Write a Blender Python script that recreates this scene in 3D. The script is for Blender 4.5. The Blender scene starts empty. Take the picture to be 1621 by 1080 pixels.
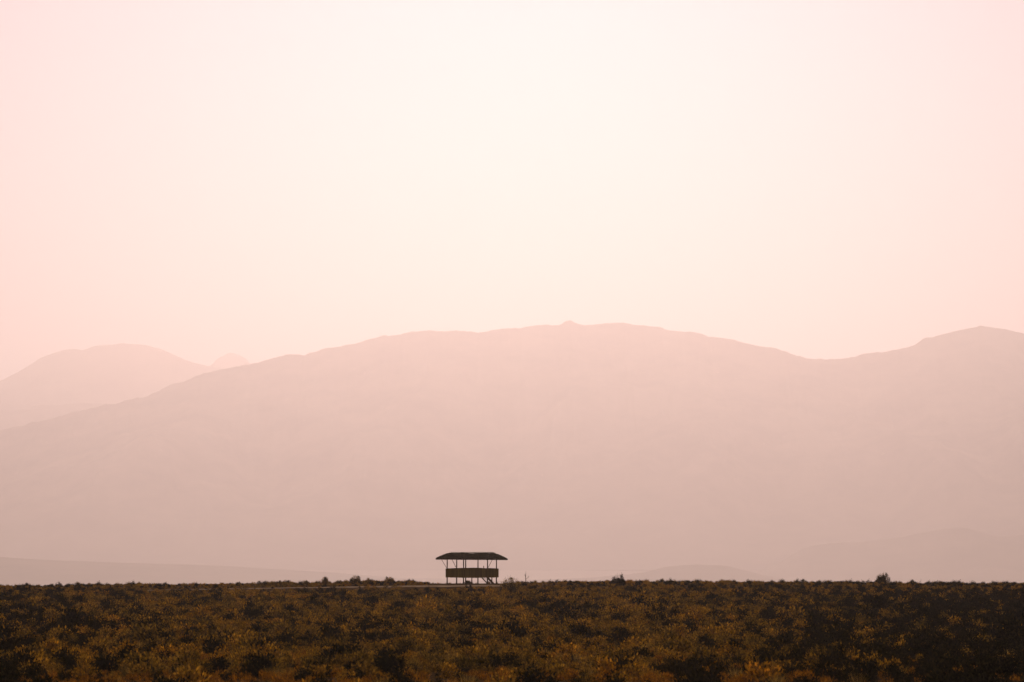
import bpy, bmesh, math, random
import numpy as np
from mathutils import Vector, Matrix

# ------------------------------------------------------------ camera, sky, sun
sc = bpy.context.scene
col = sc.collection
FPX, CX, CY = 6078.0, 810.5, 540.0       # photograph is 1621 x 1080
PITCH = math.atan(302 / FPX)             # level line falls on row 842
H = 5.87                                 # eye height over the near scrub
cam_d = bpy.data.cameras.new('camera')
cam = bpy.data.objects.new('camera', cam_d); col.objects.link(cam)
cam_d.sensor_width = 36.0
cam_d.lens = FPX / 1621 * 36.0
cam_d.clip_start = 1.0; cam_d.clip_end = 120000
cam.location = (0, 0, H); cam.rotation_euler = (math.pi / 2 + PITCH, 0, 0)
cam_d.dof.use_dof = True; cam_d.dof.focus_distance = 420; cam_d.dof.aperture_fstop = 1.8
sc.camera = cam

SUN_EL, SUN_AZ = math.radians(13.0), math.radians(0.15)
w = bpy.data.worlds.new('World'); sc.world = w; w.use_nodes = True
nt = w.node_tree; nt.nodes.clear()
sky = nt.nodes.new('ShaderNodeTexSky'); sky.sky_type = 'NISHITA'; sky.sun_disc = False
sky.sun_elevation = SUN_EL; sky.sun_rotation = SUN_AZ
sky.altitude = 300; sky.air_density = 1.0; sky.dust_density = 5.0; sky.ozone_density = 1.0
tint = nt.nodes.new('ShaderNodeMix'); tint.data_type = 'RGBA'; tint.blend_type = 'MULTIPLY'
tint.inputs[0].default_value = 1.0
SKY_TINT = (.05, 0.05, 0.25, 1)
tint.inputs[7].default_value = SKY_TINT
bg = nt.nodes.new('ShaderNodeBackground'); bg.inputs[1].default_value = 0.05
wo = nt.nodes.new('ShaderNodeOutputWorld')
# the dust-laden air all round the sky glows evenly, warm, on top of the clear-sky light
SKY_GLOW = (28.5, 26.0, 24.4, 1)
glow = nt.nodes.new('ShaderNodeMix'); glow.data_type = 'RGBA'; glow.blend_type = 'ADD'; glow.inputs[0].default_value = 1.0
glow.inputs[7].default_value = SKY_GLOW
SKY_HIGH = (15.5, 14.2, 13.2, 1)          # the dust thins with height, so the glow is strongest low down
gz = nt.nodes.new('ShaderNodeTexCoord'); gs = nt.nodes.new('ShaderNodeSeparateXYZ'); gm = nt.nodes.new('ShaderNodeMapRange'); gx = nt.nodes.new('ShaderNodeMix'); gx.data_type = 'RGBA'
gm.inputs[1].default_value = .03; gm.inputs[2].default_value = .16; gx.inputs[6].default_value = SKY_GLOW; gx.inputs[7].default_value = SKY_HIGH
nt.links.new(gz.outputs['Generated'], gs.inputs[0]); nt.links.new(gs.outputs[2], gm.inputs[0]); nt.links.new(gm.outputs[0], gx.inputs[0]); nt.links.new(gx.outputs[2], glow.inputs[7])
nt.links.new(sky.outputs[0], tint.inputs[6]); nt.links.new(tint.outputs[2], glow.inputs[6]); nt.links.new(glow.outputs[2], bg.inputs[0])
nt.links.new(bg.outputs[0], wo.inputs[0])

sl = bpy.data.lights.new('sun', 'SUN'); so = bpy.data.objects.new('sun', sl); col.objects.link(so)
sl.energy = 3.0; sl.angle = math.radians(0.5); sl.color = (1.0, 0.76, 0.67)
d = Vector((-math.sin(SUN_AZ) * math.cos(SUN_EL), -math.cos(SUN_AZ) * math.cos(SUN_EL), -math.sin(SUN_EL)))
so.rotation_euler = d.to_track_quat('-Z', 'Y').to_euler(); so.location = (0, 300, 200)

sc.view_settings.view_transform = 'Standard'; sc.view_settings.look = 'None'
sc.view_settings.gamma = 1.0; sc.view_settings.use_curve_mapping = False
EXPOSURE = -1.0
sc.view_settings.exposure = EXPOSURE
sc.cycles.use_denoising = True
sc.cycles.max_bounces = 6; sc.cycles.volume_bounces = 1; sc.cycles.transparent_max_bounces = 8
HAZE_DENSITY = 6.5e-5; HAZE_G = 0.76; HAZE_COLOR = (0.635, 0.575, 0.560, 1)

# ------------------------------------------------------------ helpers
def X(px, y): return (px - CX) / FPX * y                 # sideways metres of a column of the photo at distance y
def Z(row, y):                                            # height of a row of the photo at distance y
    return H + y * math.tan(math.atan((CY - row) / FPX) + PITCH)
def sm(a, b, t):
    t = np.clip((t - a) / (b - a), 0, 1); return t * t * (3 - 2 * t)

_rs = np.random.RandomState(7)
_perm = _rs.permutation(256); _grad = _rs.rand(256) * 2 * math.pi
def noise2(x, y):
    x = np.asarray(x, float); y = np.asarray(y, float)
    xi = np.floor(x).astype(int); yi = np.floor(y).astype(int); xf = x - xi; yf = y - yi
    def g(ix, iy, dx, dy):
        a = _grad[_perm[(_perm[ix & 255] + iy) & 255]]
        return np.cos(a) * dx + np.sin(a) * dy
    u = xf * xf * xf * (xf * (xf * 6 - 15) + 10); v = yf * yf * yf * (yf * (yf * 6 - 15) + 10)
    a = g(xi, yi, xf, yf) * (1 - u) + g(xi + 1, yi, xf - 1, yf) * u
    b = g(xi, yi + 1, xf, yf - 1) * (1 - u) + g(xi + 1, yi + 1, xf - 1, yf - 1) * u
    return (a * (1 - v) + b * v) * 1.4
def fbm(x, y, o=5, lac=2.03, gain=0.5):
    s = 0; a = 1.0
    for i in range(o):
        s = s + a * noise2(x + 13.7 * i, y - 7.1 * i); x = x * lac; y = y * lac; a *= gain
    return s

def mesh_from(name, co, faces, mats, smooth=False, midx=None):
    m = bpy.data.meshes.new(name); m.from_pydata([tuple(c) for c in co], [], faces)
    for mt in mats: m.materials.append(mt)
    if midx is not None: m.polygons.foreach_set('material_index', midx)
    if smooth: m.polygons.foreach_set('use_smooth', [True] * len(m.polygons))
    if any('leaf' in x.name or 'grass' in x.name for x in mats):   # every leaf its own tone
        n = len(m.vertices); q = np.random.RandomState(n).rand(n // 4 + 1) ** 1.3
        a = m.attributes.new('tone', 'FLOAT', 'POINT'); a.data.foreach_set('value', np.repeat(q, 4)[:n].astype('f'))
    m.update(); return m
def link(name, mesh, parent=None, loc=(0, 0, 0)):
    o = bpy.data.objects.new(name, mesh); col.objects.link(o); o.location = loc
    if parent is not None: o.parent = parent
    return o
def tag(o, label=None, cat=None, group=None, kind=None):
    if label: o['label'] = label
    if cat: o['category'] = cat
    if group: o['group'] = group
    if kind: o['kind'] = kind
    return o

def mat_base(name):
    m = bpy.data.materials.new(name); m.use_nodes = True
    t = m.node_tree; b = t.nodes['Principled BSDF']; return m, t, b
def ramp(t, stops):
    r = t.nodes.new('ShaderNodeValToRGB'); e = r.color_ramp.elements
    e[0].position, e[0].color = stops[0][0], (*stops[0][1], 1); e[1].position, e[1].color = stops[-1][0], (*stops[-1][1], 1)
    for p, c in stops[1:-1]:
        n = e.new(p); n.color = (*c, 1)
    return r
def noise_node(t, scale, detail=4, vec=None, rough=.55):
    n = t.nodes.new('ShaderNodeTexNoise'); n.inputs['Scale'].default_value = scale
    n.inputs['Detail'].default_value = detail; n.inputs['Roughness'].default_value = rough
    if vec is not None: t.links.new(vec, n.inputs['Vector'])
    return n
def mixc(t, a, b, fac, mode='MIX'):
    n = t.nodes.new('ShaderNodeMix'); n.data_type = 'RGBA'; n.blend_type = mode
    for s, v in ((0, fac), (6, a), (7, b)):
        if hasattr(v, 'links'): t.links.new(v, n.inputs[s])
        elif isinstance(v, tuple): n.inputs[s].default_value = (*v, 1)
        else: n.inputs[s].default_value = v
    return n.outputs[2]

# ------------------------------------------------------------ ground
def ground_z(x, y):
    x = np.asarray(x, float); y = np.asarray(y, float)
    # rolling rise: flat near the eye, a shallow hollow, then the crest the shelter stands on
    yc = np.clip(y, 150, 430)
    lin = H - yc * ((1080 - (yc - 150) / 280 * 155.5) - 842) / FPX
    z = 0.5 * lin * sm(120, 170, y) * (1 - sm(425, 445, y))
    crest = np.interp(x, [-90, -57, -43, -29, -11, -4.4, 4, 13, 35, 57, 90],
                      [-.75, -.42, -.22, -.10, 0, 0, .03, .10, .0, -.16, -.4])
    z = z + crest * sm(230, 415, y) + .10 * fbm(x / 14, y / 17, 3) * (1 - sm(405, 420, y) * (1 - sm(440, 470, y)))
    # off the rise: down to the plain all round
    drop = np.maximum(sm(437, 3600, y), np.maximum(sm(250, 2200, np.abs(x)), sm(150, 2200, -y)))
    first = np.clip(y - 437, 0, 300) * .03
    z = z * (1 - drop) - first - 200 * drop + 6 * drop * fbm(x / 1700, y / 1200, 4)
    return z

def axis(pts):
    out = []
    for (a, b, s) in pts: out += list(np.arange(a, b, s))
    return np.array(out + [pts[-1][1]])
xs = axis([(-22000, -3000, 1000), (-3000, -600, 150), (-600, -120, 20), (-120, -72, 4), (-72, 72, 1.0), (72, 120, 4), (120, 600, 20), (600, 3000, 150), (3000, 22000, 1000)])
ys = axis([(-22000, -1000, 1000), (-1000, 60, 40), (60, 120, 6), (120, 480, 1.2), (480, 700, 10), (700, 4000, 100), (4000, 41500, 500)])
GX, GY = np.meshgrid(xs, ys)
GZ = ground_z(GX, GY)
def grid_faces(ny, nx):
    i = np.arange(ny - 1)[:, None] * nx + np.arange(nx - 1)[None, :]
    return np.stack([i, i + 1, i + nx + 1, i + nx], -1).reshape(-1, 4).tolist()
soil, t, b = mat_base('soil')
tc = t.nodes.new('ShaderNodeNewGeometry').outputs['Position']
n1 = noise_node(t, .09, 5, tc); n2 = noise_node(t, 2.2, 6, tc)
r1 = ramp(t, [(.35, (.060, .036, .018)), (.65, (.13, .075, .036))]); r2 = ramp(t, [(.3, (.55, .5, .45)), (.7, (1.2, 1.15, 1.1))])
t.links.new(n1.outputs[0], r1.inputs[0]); t.links.new(n2.outputs[0], r2.inputs[0])
sp_ = t.nodes.new('ShaderNodeSeparateXYZ'); t.links.new(tc, sp_.inputs[0]); mr_ = t.nodes.new('ShaderNodeMapRange')
mr_.inputs[1].default_value = -60; mr_.inputs[2].default_value = -150; t.links.new(sp_.outputs[2], mr_.inputs[0])    # plain below in bleached grass, painted paler to brighten the mountain base
t.links.new(mixc(t, mixc(t, r1.outputs[0], r2.outputs[0], 1.0, 'MULTIPLY'), (.55, .43, .32), mr_.outputs[0]), b.inputs['Base Color'])
b.inputs['Roughness'].default_value = 1; b.inputs['Specular IOR Level'].default_value = 0.0
bp = t.nodes.new('ShaderNodeBump'); bp.inputs['Distance'].default_value = .08; t.links.new(n2.outputs[0], bp.inputs['Height']); t.links.new(bp.outputs[0], b.inputs['Normal'])
g = mesh_from('ground', np.stack([GX, GY, GZ], -1).reshape(-1, 3), grid_faces(len(ys), len(xs)), [soil], True)
tag(link('ground', g), kind='structure')

# worn pale track along the crest, left of and past the shelter
sand, t, b = mat_base('pale_sand')
tc = t.nodes.new('ShaderNodeNewGeometry').outputs['Position']
n1 = noise_node(t, .5, 6, tc); r1 = ramp(t, [(.38, (.20, .12, .06)), (.6, (.45, .30, .19))])
t.links.new(n1.outputs[0], r1.inputs[0]); t.links.new(r1.outputs[0], b.inputs['Base Color'])
b.inputs['Roughness'].default_value = 1; b.inputs['Specular IOR Level'].default_value = 0
co = []; nx = 160; nyk = 9
for i in range(nx + 1):
    u = i / nx; x = -40 + u * 40
    yc = np.interp(x, [-85, -57, -40, -28, -12, 0, 5], [404, 407, 411, 415, 420, 423, 424]); hw = np.interp(x, [-85, -40, -12, -4, 3, 5], [.3, 1.0, 2.8, 4.0, 3.0, .2])
    hw = hw * (1 + .25 * float(fbm(x / 5, 3.3, 2)))
    for k in range(nyk):
        v = -1 + 2 * k / (nyk - 1); y = yc + v * hw
        co.append((x, y, 0))
co = np.array(co); co[:, 2] = ground_z(co[:, 0], co[:, 1]) + .03
tag(link('dirt_track', mesh_from('dirt_track', co, grid_faces(nx + 1, nyk), [sand], True)), kind='structure')

# ------------------------------------------------------------ mountains
def rock_mat(name, dark, light, s):
    m, t, b = mat_base(name)
    tc = t.nodes.new('ShaderNodeNewGeometry').outputs['Position']
    mp = t.nodes.new('ShaderNodeMapping'); mp.inputs['Scale'].default_value = (1, 1, 1.3); t.links.new(tc, mp.inputs[0])
    n1 = noise_node(t, s, 9, mp.outputs[0], .62); r1 = ramp(t, [(.32, dark), (.62, light)])
    t.links.new(n1.outputs[0], r1.inputs[0])
    n2 = noise_node(t, s * 9, 5, mp.outputs[0], .7); r2 = ramp(t, [(.66, (0, 0, 0)), (.74, (1, 1, 1))]); t.links.new(n2.outputs[0], r2.inputs[0])
    sep = t.nodes.new('ShaderNodeSeparateXYZ'); t.links.new(tc, sep.inputs[0])
    hr = t.nodes.new('ShaderNodeMapRange'); hr.inputs[1].default_value = -220; hr.inputs[2].default_value = 420; hr.inputs[3].default_value = .75; hr.inputs[4].default_value = 0
    t.links.new(sep.outputs[2], hr.inputs[0])                     # brightness painted into the foot slopes as dry-grass colour, bare rock above
    low = mixc(t, r1.outputs[0], (.50, .40, .30), hr.outputs[0])
    t.links.new(mixc(t, low, (.5, .40, .30), r2.outputs[0]), b.inputs['Base Color'])
    b.inputs['Roughness'].default_value = 1; b.inputs['Specular IOR Level'].default_value = 0
    return m
rock = rock_mat('scrubby_rock', (.03, .022, .015), (.26, .19, .13), .0024)

def mountain(name, y0, front, back, prof, base_z=-206, step=13, amp=1.0, xpad=(4500, 4500), seed=0, crag=1.0, rows=70, pad_h=(0.5, 0.6), spurs=()):
    px = np.array([p[0] for p in prof], float); rw = np.array([p[1] for p in prof], float)
    xr = X(px, y0); zr = np.array([Z(r, y0) for r in rw])
    xa = np.arange(xr[0] - xpad[0], xr[-1] + xpad[1] + step, step)
    xx = np.concatenate([[xr[0] - xpad[0]], xr, [xr[-1] + xpad[1]]])
    zz = np.concatenate([[base_z + (zr[0] - base_z) * pad_h[0]], zr, [base_z + (zr[-1] - base_z) * pad_h[1]]])
    ridge = np.interp(xa, xx, zz)
    k = np.ones(3) / 3; ridge = np.convolve(np.pad(ridge, 1, 'edge'), k, 'valid')
    ridge = ridge + crag * 1.5 * (3.5 * np.abs(fbm(xa / 34 + seed, seed + 4.5, 3)) + 7.5 * fbm(xa / 300 + seed, seed + .5, 3) + 6.5 * np.abs(fbm(xa / 95 + seed, seed + 9.5, 3)))
    tf = np.linspace(0, 1, rows); tb = np.linspace(0, 1, rows // 3)[1:]
    Ys = []; S = []; sg = []
    for q in tf: Ys.append(y0 - front * (1 - q)); S.append(.25 * q + .75 * q ** 1.7); sg.append(1)
    for q in tb: Ys.append(y0 + back * q); S.append((1 - q) ** 1.4); sg.append(0)
    Ys = np.array(Ys); S = np.array(S)
    XX, YY = np.meshgrid(xa, Ys); SS = S[:, None] * np.ones_like(XX)
    wob = 750 * fbm(XX / 6500 + seed, YY / 5500, 2) * (1 - SS)
    rel = fbm((XX + wob) / 2600 + seed, YY / 5200 + seed, 4); gul = -np.abs(fbm((XX + wob) / 1300 + seed * 2, YY / 3800, 4))
    mask = np.sin(np.clip(SS, 0, 1) * math.pi) ** .8
    hgt = (ridge[None, :] - base_z)
    ZZ = base_z + hgt * SS + amp * mask * hgt * (.13 * rel + .17 * gul)
    for (sx0, sy0, sx1, sy1, sh, sw) in spurs:                    # buttresses running down from the crest
        dx, dy = sx1 - sx0, sy1 - sy0; L2 = dx * dx + dy * dy
        u = np.clip(((XX - sx0) * dx + (YY - sy0) * dy) / L2, 0, 1)
        dd = np.hypot(XX - sx0 - u * dx, YY - sy0 - u * dy)
        ZZ = ZZ + sh * np.exp(-(dd / sw) ** 1.4) * np.sin(np.clip(u * .9 + .08, 0, 1) * math.pi) 
    m = mesh_from(name, np.stack([XX, YY, ZZ], -1).reshape(-1, 3), grid_faces(len(Ys), len(xa)), [rock], True)
    return tag(link(name, m), kind='structure')

MAIN = [(0, 685), (30, 678), (60, 668), (100, 658), (118, 652), (123, 654), (140, 649), (185, 641), (212, 632), (230, 632), (250, 622), (268, 612), (290, 606), (305, 598), (325, 591), (350, 585), (395, 578),
        (420, 571), (455, 564), (476, 562), (479, 567), (488, 562), (520, 552), (560, 545), (600, 536), (640, 530), (675, 526), (690, 527), (730, 525), (760, 527), (790, 524), (795, 523), (828, 523), (845, 518), (888, 515), (893, 510), (903, 507), (912, 512), (925, 515), (965, 514), (1000, 516), (1045, 519), (1060, 525), (1092, 529), (1106, 527), (1122, 535), (1150, 539), (1200, 551), (1225, 553), (1250, 562), (1280, 570), (1310, 572), (1345, 571), (1362, 566), (1400, 560), (1446, 550), (1462, 538), (1480, 535), (1493, 531), (1520, 524), (1555, 517), (1590, 524), (1621, 531)]
mountain('mountain', 25000, 3900, 5000, MAIN, seed=1.3, pad_h=(.1, .75), rows=90,
         spurs=((2050, 24500, 2900, 21700, 255, 330), (3300, 24300, 3000, 21600, 204, 380), (-600, 24200, -1300, 21700, 153, 420), (500, 24300, 900, 21800, 153, 380), (-2300, 24300, -2100, 21900, 136, 420), (1300, 24400, 1000, 21500, 187, 300), (-1500, 24400, -3000, 21600, 136, 350)))
mountain('distant_mountain', 35000, 3500, 3500, [(-160, 640), (0, 604), (30, 588), (60, 570), (75, 563), (100, 555), (115, 553), (130, 555), (148, 548), (180, 547), (190, 544), (230, 547), (260, 556), (290, 569), (330, 581), (420, 600), (620, 660), (900, 740)],
         seed=4.1, pad_h=(.3, .1), xpad=(3700, 2000), crag=.7)
mountain('far_peak', 39000, 2000, 1500, [(300, 600), (330, 582), (338, 575), (342, 569), (355, 563), (362, 558), (372, 560), (385, 566), (395, 576), (420, 590), (500, 620)],
         seed=8.1, pad_h=(.2, .2), xpad=(1500, 2000), crag=.6)
mountain('middle_ridge', 30500, 1800, 1700, [(-200, 668), (0, 651), (20, 651), (45, 646), (68, 641), (90, 644), (120, 640), (160, 640), (220, 652), (330, 690), (560, 760)],
         seed=6.1, pad_h=(.4, .1), xpad=(2200, 1200), crag=.6)
mountain('foothill', 15500, 1500, 2500, [(-300, 876), (0, 882), (60, 886), (150, 890), (250, 893), (350, 896), (430, 901), (520, 906), (600, 913), (680, 922)],
         seed=3.1, pad_h=(.6, .02), xpad=(3000, 400), crag=.12, step=20, rows=40, amp=.35, base_z=-210)
mountain('low_hill', 14900, 1300, 1300, [(930, 915), (980, 911), (1020, 907), (1050, 899), (1080, 896), (1110, 895), (1150, 897), (1180, 903), (1210, 912), (1250, 920)],
         seed=5.1, pad_h=(.1, .02), xpad=(900, 400), crag=.25, step=20, rows=40, amp=.4, base_z=-210)

mountain('spur_hill', 18100, 1300, 1500, [(1190, 912), (1230, 893), (1262, 873), (1290, 864), (1350, 860), (1420, 852), (1490, 838), (1530, 836), (1580, 850), (1621, 846), (1700, 830), (1800, 850)],
         seed=9.1, pad_h=(.02, .1), xpad=(300, 600), crag=.4, step=16, rows=50, amp=.9, base_z=-208)

# ------------------------------------------------------------ haze
def box_mesh(name, lo, hi, mats):
    x0, y0, z0 = lo; x1, y1, z1 = hi
    co = [(x0, y0, z0), (x1, y0, z0), (x1, y1, z0), (x0, y1, z0), (x0, y0, z1), (x1, y0, z1), (x1, y1, z1), (x0, y1, z1)]
    return mesh_from(name, co, [(0, 3, 2, 1), (4, 5, 6, 7), (0, 1, 5, 4), (1, 2, 6, 5), (2, 3, 7, 6), (3, 0, 4, 7)], mats)
hz = bpy.data.materials.new('haze'); hz.use_nodes = True; t = hz.node_tree; t.nodes.clear()
pv = t.nodes.new('ShaderNodeVolumePrincipled'); ou = t.nodes.new('ShaderNodeOutputMaterial')
pv.inputs['Color'].default_value = HAZE_COLOR; pv.inputs['Density'].default_value = HAZE_DENSITY; pv.inputs['Anisotropy'].default_value = HAZE_G
t.links.new(pv.outputs[0], ou.inputs['Volume'])
tag(link('haze', box_mesh('haze', (-22050, -22050, -240), (22050, 41550, 1960), [hz])), kind='stuff')

# ------------------------------------------------------------ foliage
def leaf_mat(name, cols, trans=.45, patch=None):
    m = bpy.data.materials.new(name); m.use_nodes = True; t = m.node_tree; t.nodes.clear()
    oi = t.nodes.new('ShaderNodeObjectInfo'); ge = t.nodes.new('ShaderNodeNewGeometry')
    r = ramp(t, cols); n = noise_node(t, .05, 3, ge.outputs['Position'])
    ad = t.nodes.new('ShaderNodeMath'); ad.operation = 'MULTIPLY_ADD'; ad.inputs[1].default_value = .55; t.links.new(oi.outputs['Random'], ad.inputs[0])
    mr = t.nodes.new('ShaderNodeMapRange'); mr.inputs[1].default_value = .35; mr.inputs[2].default_value = .65; mr.inputs[4].default_value = .45
    t.links.new(n.outputs[0], mr.inputs[0]); t.links.new(mr.outputs[0], ad.inputs[2]); t.links.new(ad.outputs[0], r.inputs[0])
    at = t.nodes.new('ShaderNodeAttribute'); at.attribute_name = 'tone'; r2 = ramp(t, [(0, (.25, .28, .35)), (.55, (.9, .9, .9)), (1, (2.0, 1.9, 1.7))]); t.links.new(at.outputs['Fac'], r2.inputs[0])
    c = mixc(t, r.outputs[0], r2.outputs[0], 1.0, 'MULTIPLY')
    df = t.nodes.new('ShaderNodeBsdfDiffuse'); tr = t.nodes.new('ShaderNodeBsdfTranslucent'); mx = t.nodes.new('ShaderNodeMixShader'); mx.inputs[0].default_value = trans
    t.links.new(c, df.inputs[0]); t.links.new(c, tr.inputs[0]); t.links.new(df.outputs[0], mx.inputs[1]); t.links.new(tr.outputs[0], mx.inputs[2])
    ou = t.nodes.new('ShaderNodeOutputMaterial'); t.links.new(mx.outputs[0], ou.inputs[0]); return m
M_OLIVE = leaf_mat('olive_leaf', [(0, (.11, .068, .011)), (.35, (.23, .128, .017)), (.7, (.42, .21, .020)), (1, (.56, .24, .014))])
M_DARK = leaf_mat('dark_leaf', [(0, (.012, .012, .004)), (1, (.038, .026, .007))], .3)
M_SHRUB = leaf_mat('brown_green_leaf', [(0, (.05, .040, .010)), (1, (.13, .085, .018))], .4)
M_RUST = leaf_mat('rust_leaf', [(0, (.24, .10, .009)), (1, (.44, .175, .012))], .5)
M_GOLD = leaf_mat('dry_grass', [(0, (.34, .20, .04)), (1, (.52, .30, .06))], .5)
M_TWIG = leaf_mat('twig', [(0, (.10, .055, .022)), (1, (.20, .12, .05))], .05)

def dirs(rng, n, up=.0):
    v = rng.normal(size=(n, 3)); v[:, 2] += up; return v / np.linalg.norm(v, axis=1)[:, None]
def blades(base, dr, L, W, rng):
    """pointed leaves: a kite of four corners for each"""
    n = len(base); s = np.cross(dr, dirs(rng, n)); s /= np.linalg.norm(s, axis=1)[:, None] + 1e-9
    L = L[:, None]; W = W[:, None]
    co = np.stack([base, base + dr * L * .5 + s * W * .5, base + dr * L, base + dr * L * .5 - s * W * .5], 1).reshape(-1, 3)
    return co, np.arange(4 * n).reshape(-1, 4)
def foliage(rng, wd, ht, dp, n, L=.10, W=.035, clumps=14, gap=.35, up=.5, top=.0):
    """leaves in clumps spread through a low dome"""
    c = dirs(rng, clumps, .55); c[:, 2] = np.abs(c[:, 2]); rad = rng.uniform(.45, 1.0, clumps)[:, None]
    c = c * rad; ci = rng.randint(0, clumps, n)
    off = rng.normal(size=(n, 3)) * gap * .55; p = c[ci] * .8 + off
    p[:, 2] = np.abs(p[:, 2])
    ln = np.linalg.norm(p, axis=1); k = ln > 1.12; p[k] *= (1.12 / ln[k])[:, None]
    dr = p * .9 + rng.normal(size=(n, 3)) * .5; dr[:, 2] += up; dr /= np.linalg.norm(dr, axis=1)[:, None]
    p = p * np.array([wd / 2, dp / 2, ht]) 
    return blades(p, dr, L * rng.uniform(.5, 1.4, n), W * rng.uniform(.6, 1.4, n), rng)
def ragged(rng, wd, ht, dp, n, L, W):
    """several uneven lobes of leaves, each with a height of its own, thin at the top"""
    k = max(4, int(5 + wd * 3)); cx_ = rng.uniform(-.8, .8, k); cx_[:3] = [-.45, .05, .5]; cy_ = rng.uniform(-.6, .6, k)
    hh = rng.uniform(.4, .85, k) * (1 - .45 * cx_ ** 2); hh[rng.randint(0, 3)] = 1.0; ww = rng.uniform(.22, .42, k)
    i = rng.randint(0, k, n); v = rng.rand(n) ** .8; rad = ww[i] * np.sqrt(1.02 - v) * np.sqrt(rng.rand(n)) * 1.25; an = rng.rand(n) * 6.283
    p = np.stack([cx_[i] + rad * np.cos(an) + rng.normal(size=n) * .05, cy_[i] + rad * np.sin(an), hh[i] * v + rng.normal(size=n) * .05], 1); p[:, 2] = np.abs(p[:, 2])
    dr = rng.normal(size=(n, 3)) * .6 + np.stack([np.cos(an), np.sin(an), 1.0 + v], 1) * .5; dr /= np.linalg.norm(dr, axis=1)[:, None]
    return blades(p * np.array([wd / 2, dp / 2, ht]), dr, L * rng.uniform(.5, 1.5, n), W * rng.uniform(.6, 1.4, n), rng)
def stick(p0, p1, r0, r1, k=4):
    p0 = np.array(p0, float); p1 = np.array(p1, float); a = p1 - p0; a /= np.linalg.norm(a) + 1e-9
    s = np.cross(a, [0.3, .9, .2]); s /= np.linalg.norm(s); u = np.cross(a, s)
    an = np.arange(k) * 2 * math.pi / k; ring = np.cos(an)[:, None] * s + np.sin(an)[:, None] * u
    co = np.concatenate([p0 + ring * r0, p1 + ring * r1]); f = [(i, (i + 1) % k, k + (i + 1) % k, k + i) for i in range(k)] + [tuple(range(k, 2 * k)), tuple(range(k - 1, -1, -1))]
    return co, f
def merge(parts):
    co = []; fa = []; mi = []; o = 0
    for c, f, m in parts:
        co.append(np.asarray(c)); fa += [tuple(int(i) + o for i in q) for q in f]; mi += [m] * len(f); o += len(c)
    return np.concatenate(co), fa, mi
def stems_parts(rng, wd, ht, dp, n=9, r=.012, reach=.85):
    ps = []
    for i in range(n):
        e = dirs(rng, 1, .7)[0]; e[2] = abs(e[2]); e = e * np.array([wd / 2, dp / 2, ht]) * reach
        m = e * .5 + rng.normal(size=3) * .04 * ht; m[2] = abs(m[2])
        ps.append((*stick((0, 0, -.05), m, r, r * .8), 0)); ps.append((*stick(m, e, r * .8, r * .35), 0))
    return ps

# field of low scrub: kinds of clump scattered as ground cover
proto = bpy.data.collections.new('scrub_kinds')
def kind(name, parts, mats):
    c, f, m = merge(parts); o = bpy.data.objects.new(name, mesh_from(name, c, f, mats, False, m)); proto.objects.link(o)
KN = 0
for i in range(6):          # 0-5 olive-brown mounds
    r = np.random.RandomState(100 + i); w_ = r.uniform(.8, 1.1)
    kind('k%02d' % KN, [(*foliage(r, w_, .50, w_ * .9, 520, .10, .045, 16, .30), 0)], [M_OLIVE]); KN += 1
for i in range(3):          # 6-8 dark mounds
    r = np.random.RandomState(200 + i)
    kind('k%02d' % KN, [(*foliage(r, 1.1, .58, 1, 700, .085, .045, 18, .30), 0)], [M_DARK]); KN += 1
for i in range(3):          # 9-11 rusty tufts
    r = np.random.RandomState(300 + i)
    kind('k%02d' % KN, [(*foliage(r, .85, .46, .85, 340, .13, .035, 14, .36, 1.2), 0)], [M_RUST]); KN += 1
for i in range(3):          # 12-14 dry grass and bare twigs
    r = np.random.RandomState(400 + i); n = 110
    b_ = r.normal(size=(n, 3)) * [.13, .13, 0]; dd = b_ * 2.0 + r.normal(size=(n, 3)) * .18; dd[:, 2] = 1; dd /= np.linalg.norm(dd, axis=1)[:, None]
    kind('k%02d' % KN, [(*blades(b_, dd, r.uniform(.3, .75, n), r.uniform(.010, .02, n), r), 0)] + [(c, f, 1) for c, f, _ in stems_parts(r, .6, .5, .6, 7, .007)], [M_GOLD, M_TWIG]); KN += 1

TRACK_X = [-85, -57, -40, -28, -12, 0, 5]; TRACK_Y = [404, 407, 411, 415, 420, 423, 424]
rng = np.random.RandomState(11)
N = 86000
yy = np.sqrt(rng.uniform(112 ** 2, 452 ** 2, N)); xx_ = (rng.uniform(-1, 1, N)) * (.136 * yy + 30)
pt = fbm(xx_ / 6 + 3, yy / 9 + 8, 4)
pt2 = fbm(xx_ / 2.2 + 31, yy / 3.0 + 18, 2)
ty = np.interp(xx_, TRACK_X, TRACK_Y)
near_track = (xx_ < 3) & (yy > ty - np.interp(xx_, [-60, -36, -12, -2, 3], [0, 6, 12, 11, 0])) & (yy < ty + np.interp(xx_, [-60, -40, -4, 3], [0, 1, 4, 0])) & (rng.rand(N) < np.interp(xx_, [-38, -15], [.8, .95]))
hut = (xx_ > -9.5) & (xx_ < .2) & (yy > 412) & (yy < 442)
keep = ~near_track & ~hut & (rng.rand(N) < np.clip(.60 + .75 * pt2, .06, 1))
front = 1 - sm(148, 166, yy)
u = rng.rand(N); idx = np.zeros(N, int)
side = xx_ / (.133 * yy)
pd = np.clip(.18 + .20 * pt + .6 * sm(.25, 1.05, side) * (1 - .5 * sm(330, 420, yy)) + .25 * sm(.5, 1.1, -side), .03, .85)  # extra dark clumps toward the sides paint in a vignette's edge darkening
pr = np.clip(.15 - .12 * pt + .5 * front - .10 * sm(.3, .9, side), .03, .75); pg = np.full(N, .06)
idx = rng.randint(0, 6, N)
idx = np.where(u < pd, rng.randint(6, 9, N), idx)
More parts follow.
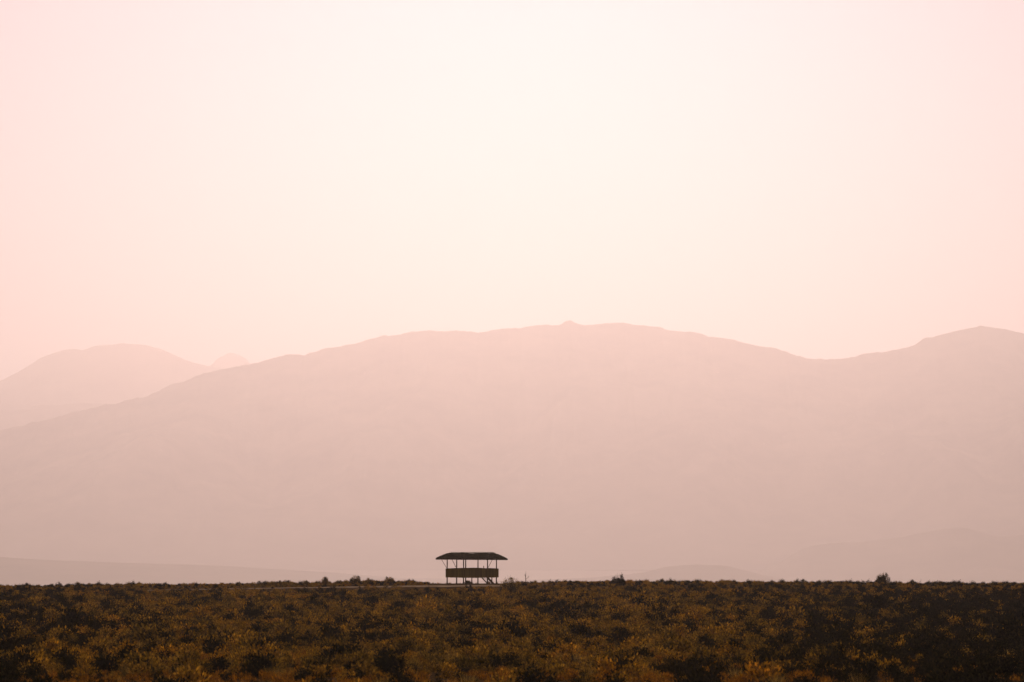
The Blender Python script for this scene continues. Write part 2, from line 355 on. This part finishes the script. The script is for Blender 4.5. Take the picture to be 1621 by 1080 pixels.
idx = np.where((u >= pd) & (u < pd + pr), rng.randint(9, 12, N), idx)
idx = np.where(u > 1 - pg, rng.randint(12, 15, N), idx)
scl = rng.lognormal(-.28, .42, N) * (1 + .45 * pt2); scl = np.clip(scl, .3, 1.9); scl = np.where((rng.rand(N) < .012) & (idx < 9) & (yy < 370), scl * 1.6, scl); scl = np.where(idx >= 9, np.minimum(scl, .85), scl)
scl = np.where(idx >= 12, np.clip(scl, .4, 1.1), scl)
scl *= 1 - .48 * sm(350, 420, yy)
low = (xx_ > -40) & (xx_ < 4) & (yy > 385); scl = np.where(low, scl * .8, scl)
scl = np.where((xx_ > -28) & (xx_ < -9.5) & (yy > ty + 3), np.clip(scl * 1.35, .4, .95), scl)
zz = ground_z(xx_, yy) - .02
sel = np.where(keep)[0]
pm = bpy.data.meshes.new('scrub'); pm.from_pydata(np.stack([xx_, yy, zz], -1)[sel].tolist(), [], [])
a = pm.attributes.new('s', 'FLOAT', 'POINT'); a.data.foreach_set('value', scl[sel].astype('f'))
a = pm.attributes.new('k', 'INT', 'POINT'); a.data.foreach_set('value', idx[sel].astype('i'))
a = pm.attributes.new('r', 'FLOAT_VECTOR', 'POINT')
rot = np.stack([rng.normal(size=N) * .1, rng.normal(size=N) * .1, rng.rand(N) * 6.283], -1)[sel]; a.data.foreach_set('vector', rot.astype('f').ravel())
scrub = link('scrub', pm); tag(scrub, 'low brown and olive scrub covering the whole foreground slope', 'scrub', kind='stuff')
gt = bpy.data.node_groups.new('scatter', 'GeometryNodeTree')
gt.interface.new_socket('Geometry', in_out='INPUT', socket_type='NodeSocketGeometry'); gt.interface.new_socket('Geometry', in_out='OUTPUT', socket_type='NodeSocketGeometry')
gi = gt.nodes.new('NodeGroupInput'); go = gt.nodes.new('NodeGroupOutput'); ip = gt.nodes.new('GeometryNodeInstanceOnPoints'); ci = gt.nodes.new('GeometryNodeCollectionInfo')
ci.inputs[0].default_value = proto; ci.inputs['Separate Children'].default_value = True; ci.inputs['Reset Children'].default_value = True
def attr(nm, ty):
    n = gt.nodes.new('GeometryNodeInputNamedAttribute'); n.data_type = ty; n.inputs[0].default_value = nm; return [o for o in n.outputs if o.enabled][0]
gt.links.new(gi.outputs[0], ip.inputs['Points']); gt.links.new(ci.outputs[0], ip.inputs['Instance']); ip.inputs['Pick Instance'].default_value = True
gt.links.new(attr('k', 'INT'), ip.inputs['Instance Index']); gt.links.new(attr('r', 'FLOAT_VECTOR'), ip.inputs['Rotation']); gt.links.new(attr('s', 'FLOAT'), ip.inputs['Scale'])
gt.links.new(ip.outputs[0], go.inputs[0])
scrub.modifiers.new('scatter', 'NODES').node_group = gt

# ------------------------------------------------------------ single shrubs that stand out of the scrub
def row_to_y(px, row):
    """distance at which the ground shows on this row"""
    for y in np.arange(130, 434, .5):
        x = X(px, y)
        if H + y * math.tan(math.atan((CY - row) / FPX) + PITCH) >= float(ground_z(x, y)) and y > 131: pass
        z = float(ground_z(x, y)); r = CY - math.tan(math.atan((z - H) / y) - PITCH) * FPX
        if r <= row: return y
    return 431.0
BCOUNT = 0
def shrub(px, row, wp, hp, style, label, cat='shrub', name=None, y=None):
    global BCOUNT; BCOUNT += 1
    r = np.random.RandomState(1000 + BCOUNT)
    y = row_to_y(px, row) if y is None else y; s = y / FPX; W_ = wp * s; H_ = hp * s; x = X(px, y)
    root = link(name or {'bare': 'bare_shrub', 'grass': 'grass_tuft'}.get(style, 'shrub'), None, None, (x, y, float(ground_z(x, y)) - .03)); tag(root, label, cat)
    vol = W_ * W_ * H_; n = int(np.clip(1500 * (W_ * H_) ** .8, 200, 3200))
    Lf = .12; Wf = .055
    if style in ('dark', 'olive', 'gold', 'rust', 'mix', 'tipped'):
        
        main = {'dark': M_DARK, 'olive': M_OLIVE, 'gold': M_SHRUB, 'rust': M_RUST, 'mix': M_SHRUB, 'tipped': M_SHRUB}[style]
        parts = [(*ragged(r, W_, H_, W_ * .85, n, Lf, Wf), 0)]
        if style in ('gold', 'mix', 'tipped'):        # brighter leaves over the outside
            k = n // (4 if style == 'mix' else 2); c = dirs(r, k, .5); c[:, 2] = np.abs(c[:, 2]); p = c * np.array([W_ / 2, W_ * .42, H_]) * r.uniform(.5, 1.05, k)[:, None]
            dd = c + r.normal(size=(k, 3)) * .4; dd[:, 2] += .6; dd /= np.linalg.norm(dd, axis=1)[:, None]
            parts.append((*blades(p, dd, r.uniform(.08, .18, k), r.uniform(.03, .05, k), r), 1))
        c, f, m = merge(parts); link('foliage', mesh_from('foliage', c, f, [main, M_GOLD if style == 'tipped' else M_OLIVE], False, m), root)
        c, f, m = merge(stems_parts(r, W_, H_ * 1.06, W_ * .8, 16, .016, 1.15)); link('stems', mesh_from('stems', c, f, [M_TWIG]), root)
    elif style == 'bare':
        c, f, m = merge(stems_parts(r, W_, H_, W_ * .6, 9, .022, 1.05)); link('stems', mesh_from('stems', c, f, [M_TWIG]), root)
    elif style == 'grass':
        k = 160; b_ = r.normal(size=(k, 3)) * [W_ * .16, W_ * .16, 0]; dd = b_ * 1.6 / W_ + r.normal(size=(k, 3)) * .2; dd[:, 2] = 1; dd /= np.linalg.norm(dd, axis=1)[:, None]
        c, f = blades(b_, dd, r.uniform(.5, 1.05, k) * H_, r.uniform(.014, .026, k), r); link('blades', mesh_from('blades', c, f.tolist(), [M_GOLD]), root)
    return root
def twigs(root, lst, leaf=False):
    """shoots given as (x, z, x2, z2) in metres from the base"""
    ps = [(*stick((a, 0, b), (c, .02, d_), .022, .009), 0) for a, b, c, d_ in lst]
    c, f, m = merge(ps); link('shoot', mesh_from('shoot', c, f, [M_TWIG]), root)

k = 430 / FPX
b1 = shrub(1396, 928, 25, 18, 'mix', 'lone rounded dark bush, tallest on the right-hand skyline', 'bush', 'bush', 428)
twigs(b1, [(.0, .6, .12, 1.25), (.2, .3, .68, .65), (.60, .35, .85, .85), (-.3, .5, -.5, 1.0)])
r_ = np.random.RandomState(5); c, f = foliage(r_, .35, .5, .35, 160, .08, .035, 5, .4); c = np.array(c) + [.78, 0, .35]; link('side_shoot', mesh_from('side_shoot', c, f.tolist(), [M_DARK]), b1)
shrub(1457, 927, 14, 11, 'bare', 'sparse leafless shrub on the skyline right of the lone rounded bush', 'shrub', None, 429)
b2 = shrub(978, 930, 24, 16, 'dark', 'dark spiky bush breaking the skyline with two upright shoots on its right', 'bush', 'bush', 424)
twigs(b2, [(.35, .4, .40, 1.45), (.2, .4, .24, 1.15), (-.2, .5, -.3, 1.05), (.5, .1, .9, .35)])
shrub(808, 941, 40, 26, 'tipped', 'big bushy shrub with golden tips just right of the stilted shelter', 'shrub')
shrub(745, 942, 10, 15, 'dark', 'narrow upright dark shrub below the front of the stilted shelter', 'shrub')
# bare sapling on its little mound
y = 428; x = X(832.5, y); root = link('dead_sapling', None, None, (x, y, float(ground_z(x, y)))); tag(root, 'thin bare sapling with a forked stem on a small mound right of the shelter', 'sapling')
an = np.linspace(0, 2 * math.pi, 25)[:-1]; co = [(0, 0, .30)]; fa = []
for j, (rr, zz_) in enumerate(((.22, .27), (.45, .17), (.72, -.03))):
    for q in an: co.append((rr * math.cos(q) * (1 + .12 * math.sin(3 * q)), rr * math.sin(q), zz_))
for q in range(24):
    fa.append((0, 1 + q, 1 + (q + 1) % 24))
    for j in range(2): a_ = 1 + 24 * j; fa.append((a_ + q, a_ + 24 + q, a_ + 24 + (q + 1) % 24, a_ + (q + 1) % 24))
link('mound', mesh_from('mound', co, fa, [soil], True), root)
ps = [(*stick(p, q, a_, b_), 0) for p, q, a_, b_ in (((0, 0, .25), (-.03, 0, .75), .05, .035), ((-.03, 0, .75), (-.10, .03, 1.2), .035, .015), ((-.03, 0, .75), (.0, .02, 1.45), .03, .012), ((0, 0, .6), (.25, .05, .78), .025, .014), ((.25, .05, .78), (.28, .03, 1.0), .014, .008), ((.25, .05, .78), (.38, .06, .9), .012, .008), ((-.03, 0, .9), (-.2, 0, 1.1), .014, .007))]
c, f, m = merge(ps); link('stem', mesh_from('stem', c, f, [M_TWIG]), root)

for a in [
    (441, 925, 11, 7, 'dark', 'small dark dome of a shrub behind the pale track, far left of the skyline bushes', 430),
    (463, 925, 12, 5, 'olive', 'low flat shrub behind the track, right of the small dark dome shrub', 431),
    (483, 925, 14, 6, 'gold', 'straw-tipped low shrub behind the track, left of the round knobby bush', 431),
    (515, 927, 13, 12, 'gold', 'round knobby bush standing on the far edge of the pale track', 430),
    (536, 924, 15, 6, 'mix', 'flat-topped drab shrub between the round knobby bush and the tall ragged one', 431),
    (563, 926, 20, 13, 'gold', 'tall ragged bush, highest of the row behind the pale track', 431),
    (583, 925, 14, 9, 'olive', 'loose olive shrub leaning against the tall ragged bush', 432),
    (600, 925, 13, 6, 'mix', 'low drab shrub between the tall ragged bush and the leafy pair', 432),
    (617, 926, 19, 11, 'gold', 'leafy bush with feathery top, second highest behind the pale track', 431),
    (634, 925, 14, 5, 'mix', 'low drab tuft of shrub right of the feathery leafy bush', 432),
    (649, 925, 8, 5, 'gold', 'last tiny golden shrub of the row before the bare ground by the shelter', 431),
    (672, 925, 5, 3, 'dark', 'tiny dark tuft alone on bare ground left of the shelter', 431),
    (742, 925, 13, 5, 'mix', 'little bush growing in the shade under the stilted shelter', 434.5),
    (907, 925, 22, 5, 'dark', 'wide flat dark shrub on the skyline between sapling and spiky bush', 429),
    (873, 925, 10, 4, 'olive', 'tiny olive shrub on the skyline left of the wide flat dark one', 430),
    (952, 925, 12, 4, 'dark', 'small dark skyline shrub just left of the spiky bush', 430),
    (1012, 925, 12, 5, 'dark', 'small domed dark shrub on the skyline right of the spiky bush', 429),
    (1066, 926, 13, 5, 'dark', 'dark cushion shrub on the skyline, below the low hazy hill', 428),
    (1091, 926, 14, 4, 'dark', 'thin dark cushion shrub beside the pale grass tuft on the skyline', 428),
    (1110, 926, 7, 6, 'grass', 'pale dry grass tuft sticking up on the skyline under the low hill', 428),
    (1290, 931, 12, 7, 'dark', 'small dark bush notched into the skyline left of the lone rounded bush', None),
    (1418, 928, 7, 6, 'olive', 'small pointed shrub on the skyline close right of the lone rounded bush', 428),
    (119, 931, 5, 9, 'bare', 'single thin bare stem poking up on the left skyline', 424),
    (225, 929, 7, 6, 'grass', 'spiky grass tuft on the left skyline', 425),
    (258, 928, 14, 5, 'dark', 'dark rounded shrub on the skyline right of the spiky grass tuft', 424),
    (20, 932, 12, 5, 'dark', 'dark shrub on the skyline at the far left end', 422),
    (378, 926, 8, 5, 'dark', 'small round dark shrub on the skyline left of the track bushes', 430),
    (525, 938, 17, 10, 'dark', 'dark round bush alone in front of the pale track', None),
    (419, 953, 24, 15, 'mix', 'grassy-topped dark bush below the left end of the track', None),
    (295, 938, 17, 9, 'dark', 'flattened dark bush just under the left skyline', None),
    (373, 947, 17, 8, 'dark', 'small dark bush between the two olive mounds on the left', None),
    (83, 943, 12, 7, 'dark', 'little dark bush near the left edge below the skyline', None),
    (342, 971, 32, 17, 'olive', 'pale olive dome shrub in the left middle ground', None),
    (284, 995, 44, 18, 'gold', 'broad straw-coloured twiggy shrub, left middle ground', None),
    (155, 985, 24, 15, 'mix', 'dark shrub with green-gold leaf tips, left middle ground', None),
    (80, 1025, 34, 16, 'dark', 'large dark mound shrub low in the left corner area', None),
    (444, 1000, 28, 12, 'dark', 'dark shrub patch left of the biggest dark mound', None),
    (488, 1022, 46, 22, 'dark', 'biggest dark mound shrub, lower middle left', None),
    (527, 1042, 30, 18, 'olive', 'olive dome shrub right below the biggest dark mound', None),
    (568, 1064, 48, 20, 'dark', 'very dark shrub close to the bottom edge, left of centre', None),
    (607, 988, 32, 19, 'gold', 'golden-crowned bush in the middle ground below the track', None),
    (704, 961, 21, 7, 'dark', 'flat dark shrub below the left legs of the shelter', None),
    (729, 1040, 36, 21, 'dark', 'dark hollow-looking shrub directly below the shelter near the bottom', None),
    (763, 1062, 70, 22, 'gold', 'sprawling leafy shrub with gold-green leaves, bottom centre', None),
    (826, 1062, 38, 20, 'gold', 'gold-green leafy shrub right of the sprawling one, bottom centre', None),
    (888, 966, 32, 10, 'dark', 'long low dark shrub right of the shelter in upper middle ground', None),
    (930, 940, 15, 7, 'dark', 'small dark bush under the wide flat skyline shrub', None),
    (981, 985, 36, 17, 'olive', 'pale olive rounded bush straight below the spiky skyline bush', None),
    (1034, 954, 20, 8, 'dark', 'dark oval bush right of and below the spiky skyline bush', None),
    (1098, 986, 38, 15, 'dark', 'dark rounded clump right of the pale olive rounded bush', None),
    (945, 1019, 50, 19, 'dark', 'wide black-looking shrub in the lower middle, right of centre', None),
    (1121, 1067, 42, 22, 'dark', 'dark shrub against the bottom edge, right of centre', None),
    (1278, 950, 18, 8, 'dark', 'small dark bush below the notched skyline bush', None),
    (1330, 1014, 30, 17, 'mix', 'dark shrub with bright leaf tips in the right lower ground', None),
    (1438, 988, 40, 17, 'olive', 'olive dome shrub in the shade of the right middle ground', None),
    (1455, 953, 24, 9, 'dark', 'dark bush below the leafless skyline shrub', None),
]:
    shrub(a[0], a[1], a[2], a[3], a[4], a[5], y=a[6])

# ------------------------------------------------------------ stilted shelter (game-viewing hide)
def wood(name, a_, b_, s=3.0, rough=.8, stretch=(1, 1, .08)):
    m, t, b = mat_base(name); tc = t.nodes.new('ShaderNodeTexCoord').outputs['Object']
    mp = t.nodes.new('ShaderNodeMapping'); mp.inputs['Scale'].default_value = stretch; t.links.new(tc, mp.inputs[0])
    n = noise_node(t, s, 5, mp.outputs[0]); r = ramp(t, [(.3, a_), (.7, b_)]); t.links.new(n.outputs[0], r.inputs[0]); t.links.new(r.outputs[0], b.inputs['Base Color'])
    b.inputs['Roughness'].default_value = rough; b.inputs['Specular IOR Level'].default_value = .03; return m
M_POLE = wood('weathered_pole', (.055, .035, .015), (.10, .065, .025))
M_PANEL = wood('reed_panel', (.09, .055, .012), (.19, .115, .022), 7.0, .85, (1, 1, .03))
M_THATCH = wood('roof_thatch', (.018, .013, .006), (.045, .031, .011), 5.0, .8, (1, .2, .2))
M_RIDGE = wood('ridge_glint_pale', (.75, .66, .55), (.85, .75, .62), 4.0, .5)
SY = 431.0                                    # distance of the front face
sx = lambda zx: X(670 + zx / 9.005, SY)       # columns read off a 9x enlargement
szr = lambda zy: Z(860 + zy / 9.01, SY)
cx = (sx(322) + sx(1072)) / 2
g0 = float(ground_z(cx, SY + 1))
hut = link('viewing_shelter', None, None, (cx, SY + 1.3, g0)); tag(hut, 'raised wooden viewing shelter on stilts with a low hipped roof, alone on the crest', 'shelter')
def part(name, co, fa, m, smooth=False, parent=hut, bevel=0):
    co = np.asarray(co, float) - np.array([cx, SY + 1.3, g0])
    o = link(name, mesh_from(name, co, fa, [m], smooth), parent)
    if bevel:
        md = o.modifiers.new('b', 'BEVEL'); md.width = bevel; md.segments = 2; md.limit_method = 'ANGLE'
    return o
def boxc(lo, hi):
    x0, y0, z0 = lo; x1, y1, z1 = hi
    return ([(x0, y0, z0), (x1, y0, z0), (x1, y1, z0), (x0, y1, z0), (x0, y0, z1), (x1, y0, z1), (x1, y1, z1), (x0, y1, z1)],
            [(0, 3, 2, 1), (4, 5, 6, 7), (0, 1, 5, 4), (1, 2, 6, 5), (2, 3, 7, 6), (3, 0, 4, 7)])
DEPTH = 2.6
zt, zb = szr(362), szr(492)                  # top and bottom of the side panels
eave = szr(228)
fr, bk = SY, SY + DEPTH
# posts: (column, y, bottom, top)
for zx, yy_, lowz, topz in ((342, fr + .10, g0 - .2, eave), (605, fr + .10, g0 - .2, eave), (780, fr + .10, g0 - .2, eave), (1043, fr + .10, g0 - .2, eave),
                            (473, bk - .1, g0 - .2, eave + .1), (571, bk - .1, g0 - .2, eave + .1), (914, bk - .1, g0 - .2, eave + .1), (691, SY + 1.3, g0 - .2, zb + .05), (977, SY + 1.3, g0 - .2, zb + .05)):
    c, f = stick((sx(zx), yy_, lowz), (sx(zx) + .01, yy_, topz), .075, .06, 10); part('post', c, f, M_POLE, True)
for x0, z0, x1, z1, yy_ in ((332, 350, 262, 234, fr + .1), (463, 345, 405, 234, bk - .1), (925, 350, 985, 236, bk - .1)):
    c, f = stick((sx(x0), yy_, szr(z0)), (sx(x1), yy_, szr(z1)), .028, .028, 8); part('brace', c, f, M_POLE, True)
c, f = stick((sx(861), SY + 1.2, zb), (sx(861), SY + 1.2, szr(325)), .05, .045, 8); part('inner_post', c, f, M_POLE, True)
# floor
c, f = boxc((sx(328), fr + .06, zb + .02), (sx(1066), bk - .04, zb + .14)); part('floor', c, f, M_POLE, bevel=.01)
# side panels: vertical poles/reeds, slightly bowed top and bottom edge, the end bays turned back
def panel(pts, thick, name='side_panel'):
    co = []; fa = []; n = 0; r = np.random.RandomState(int(abs(pts[0][0]) * 100) % 9999)
    for (p0, p1) in zip(pts[:-1], pts[1:]):
        L = math.hypot(p1[0] - p0[0], p1[1] - p0[1]); k = max(1, int(L / .07))
        for i in range(k):
            a_ = (i - .04) / k; b_ = (i + 1.04) / k
            q0 = [p0[j] + (p1[j] - p0[j]) * a_ for j in (0, 1)]; q1 = [p0[j] + (p1[j] - p0[j]) * b_ for j in (0, 1)]
            u_ = ((q0[0] + q1[0]) / 2 - cx) / (sx(1072) - cx)
            bow = max(0, 1 - u_ * u_)
            top = zt + .08 * bow + r.uniform(-.012, .012) - .02; bot = zb - .055 * bow + .03 + r.uniform(-.015, .015)
            dx, dy = q1[0] - q0[0], q1[1] - q0[1]; l = math.hypot(dx, dy); nx_, ny_ = -dy / l * thick / 2, dx / l * thick / 2; jit = r.uniform(-.008, .008)
            base = [(q0[0] - nx_, q0[1] - ny_ + jit), (q1[0] - nx_, q1[1] - ny_ + jit), (q1[0] + nx_, q1[1] + ny_ + jit), (q0[0] + nx_, q0[1] + ny_ + jit)]
            co += [(*p, bot) for p in base] + [(*p, top) for p in base]
            fa += [tuple(n + v for v in q) for q in ((0, 3, 2, 1), (4, 5, 6, 7), (0, 1, 5, 4), (1, 2, 6, 5), (2, 3, 7, 6), (3, 0, 4, 7))]; n += 8
    return part(name, co, fa, M_PANEL)
xl, xr_ = sx(322), sx(1072)
panel([(xl + .22, fr - .02), (xr_ - .22, fr - .02)], .04)
panel([(xl, fr + .25), (xl + .2, fr)], .04); panel([(xr_ - .2, fr), (xr_, fr + .25)], .04)
panel([(xl, bk - .1), (xl, fr + .29)], .04); panel([(xr_, fr + .29), (xr_, bk - .1)], .04)
panel([(xl + .05, bk), (sx(840), bk)], .04)
panel([(sx(915), bk), (xr_ - .05, bk)], .04)
c, f = boxc((xl + .15, fr + .0, zt - .12), (xr_ - .15, fr + .05, zt - .05)); part('rail', c, f, M_POLE)
# roof: low hipped roof, thick ragged eaves
xe0, xe1 = sx(180), sx(1205); xr0, xr1 = sx(375), sx(985); zr_ = szr(136)
e_f, e_b = fr - .95, bk + .95; ym = (e_f + e_b) / 2
nx_ = 90; ny_ = 26; co = []; r = np.random.RandomState(3)
def roof_z(x, y):
    v = abs(y - ym) / ((e_b - e_f) / 2)
    hl = min(1, max(0, (x - xe0) / (xr0 - xe0))); hr = min(1, max(0, (xe1 - x) / (xr1 + .55 - xr1 + xe1 - xr1 - .55)))
    hl = hl ** .78; hr = hr ** .72
    ez = eave + .10 - .12 * ((x - xe0) / (xe1 - xe0))
    s = min(1 - v ** 1.15, hl, hr)
    return ez + (zr_ - ez) * s - .05 * math.exp(-((x - cx - .4) / 1.2) ** 2) * s + .025 * math.sin(x * 3.1) * s
for j in range(ny_ + 1):
    for i in range(nx_ + 1):
        x = xe0 + (xe1 - xe0) * i / nx_; y = e_f + (e_b - e_f) * j / ny_
        edge = i in (0, nx_) or j in (0, ny_)
        co.append((x, y + (r.uniform(-.05, .05) if j in (0, ny_) else 0), roof_z(x, y) + r.uniform(-.03, .03)))
nt_ = len(co)
for (x, y, z) in co[:nt_]:
    edge_d = min((x - xe0) / .5, (xe1 - x) / .5, (y - e_f) / .5, (e_b - y) / .5); edge_d = max(0, min(1, edge_d))
    zbm = eave - .04 - .05 * ((x - xe0) / (xe1 - xe0)) + r.uniform(-.02, .02); co.append((x, y, min(z - .06, zbm + .0 * edge_d)))
gf = grid_faces(ny_ + 1, nx_ + 1); fa = [tuple(q) for q in gf] + [tuple(nt_ + v for v in reversed(q)) for q in gf]
st = nx_ + 1
for i in range(nx_):
    fa.append((i + 1, i, nt_ + i, nt_ + i + 1)); a_ = ny_ * st + i; fa.append((a_, a_ + 1, nt_ + a_ + 1, nt_ + a_))
for j in range(ny_):
    a_ = j * st; fa.append((a_, a_ + st, nt_ + a_ + st, nt_ + a_)); a_ = j * st + nx_; fa.append((a_ + st, a_, nt_ + a_, nt_ + a_ + st))
roof = part('roof', co, fa, M_THATCH)
# capping on ridge and far right hip, coloured pale to imitate a sunlit glint
c1 = stick((xr0 + .1, ym, zr_ + .005), (xr1, ym, zr_ + .015), .06, .055, 8); c2 = stick((xr1, ym, zr_ + .015), (sx(1030), ym, szr(150)), .08, .10, 8)
c, f, m = merge([(*c1, 0), (*c2, 0)]); cap = part('ridge_glint_cap', c, f, M_RIDGE, True, parent=hut)
cap.parent = roof
# steps down to the right behind the front legs
st_root = []
for (x0, z0, x1, z1, yy_) in ((822, 492, 905, 575, SY + 1.45), (895, 492, 980, 575, SY + 2.2)):
    wd_ = .17 if x0 < 860 else .30; p0 = np.array((sx(x0), yy_, szr(z0))); p1 = np.array((sx(x1), yy_, szr(z1) - .05))
    dv = p1 - p0; c = []
    for s_, t_ in ((0, 0), (.16, 0)):
        pass
    co_ = [p0 + (0, -.03, 0), p0 + (wd_, -.03, 0), p1 + (wd_, -.03, 0), p1 + (0, -.03, 0), p0 + (0, .03, 0), p0 + (wd_, .03, 0), p1 + (wd_, .03, 0), p1 + (0, .03, 0)]
    st_root.append(part('stair_stringer', co_, [(0, 3, 2, 1), (4, 5, 6, 7), (0, 1, 5, 4), (1, 2, 6, 5), (2, 3, 7, 6), (3, 0, 4, 7)], M_POLE))
for i in range(4):
    t_ = (i + .6) / 4.2; xa_ = sx(822) + (sx(905) - sx(822)) * t_; za_ = szr(492) + (szr(575) - szr(492)) * t_; xb_ = sx(895) + (sx(980) - sx(895)) * t_
    co_ = [(xa_ + .02, SY + 1.42, za_ - .03), (xa_ + .24, SY + 1.42, za_ - .03), (xb_ + .24, SY + 2.23, za_ - .03), (xb_ + .02, SY + 2.23, za_ - .03)]
    co_ += [(a_[0], a_[1], a_[2] + .035) for a_ in co_]
    part('stair_tread', co_, [(0, 3, 2, 1), (4, 5, 6, 7), (0, 1, 5, 4), (1, 2, 6, 5), (2, 3, 7, 6), (3, 0, 4, 7)], M_POLE)
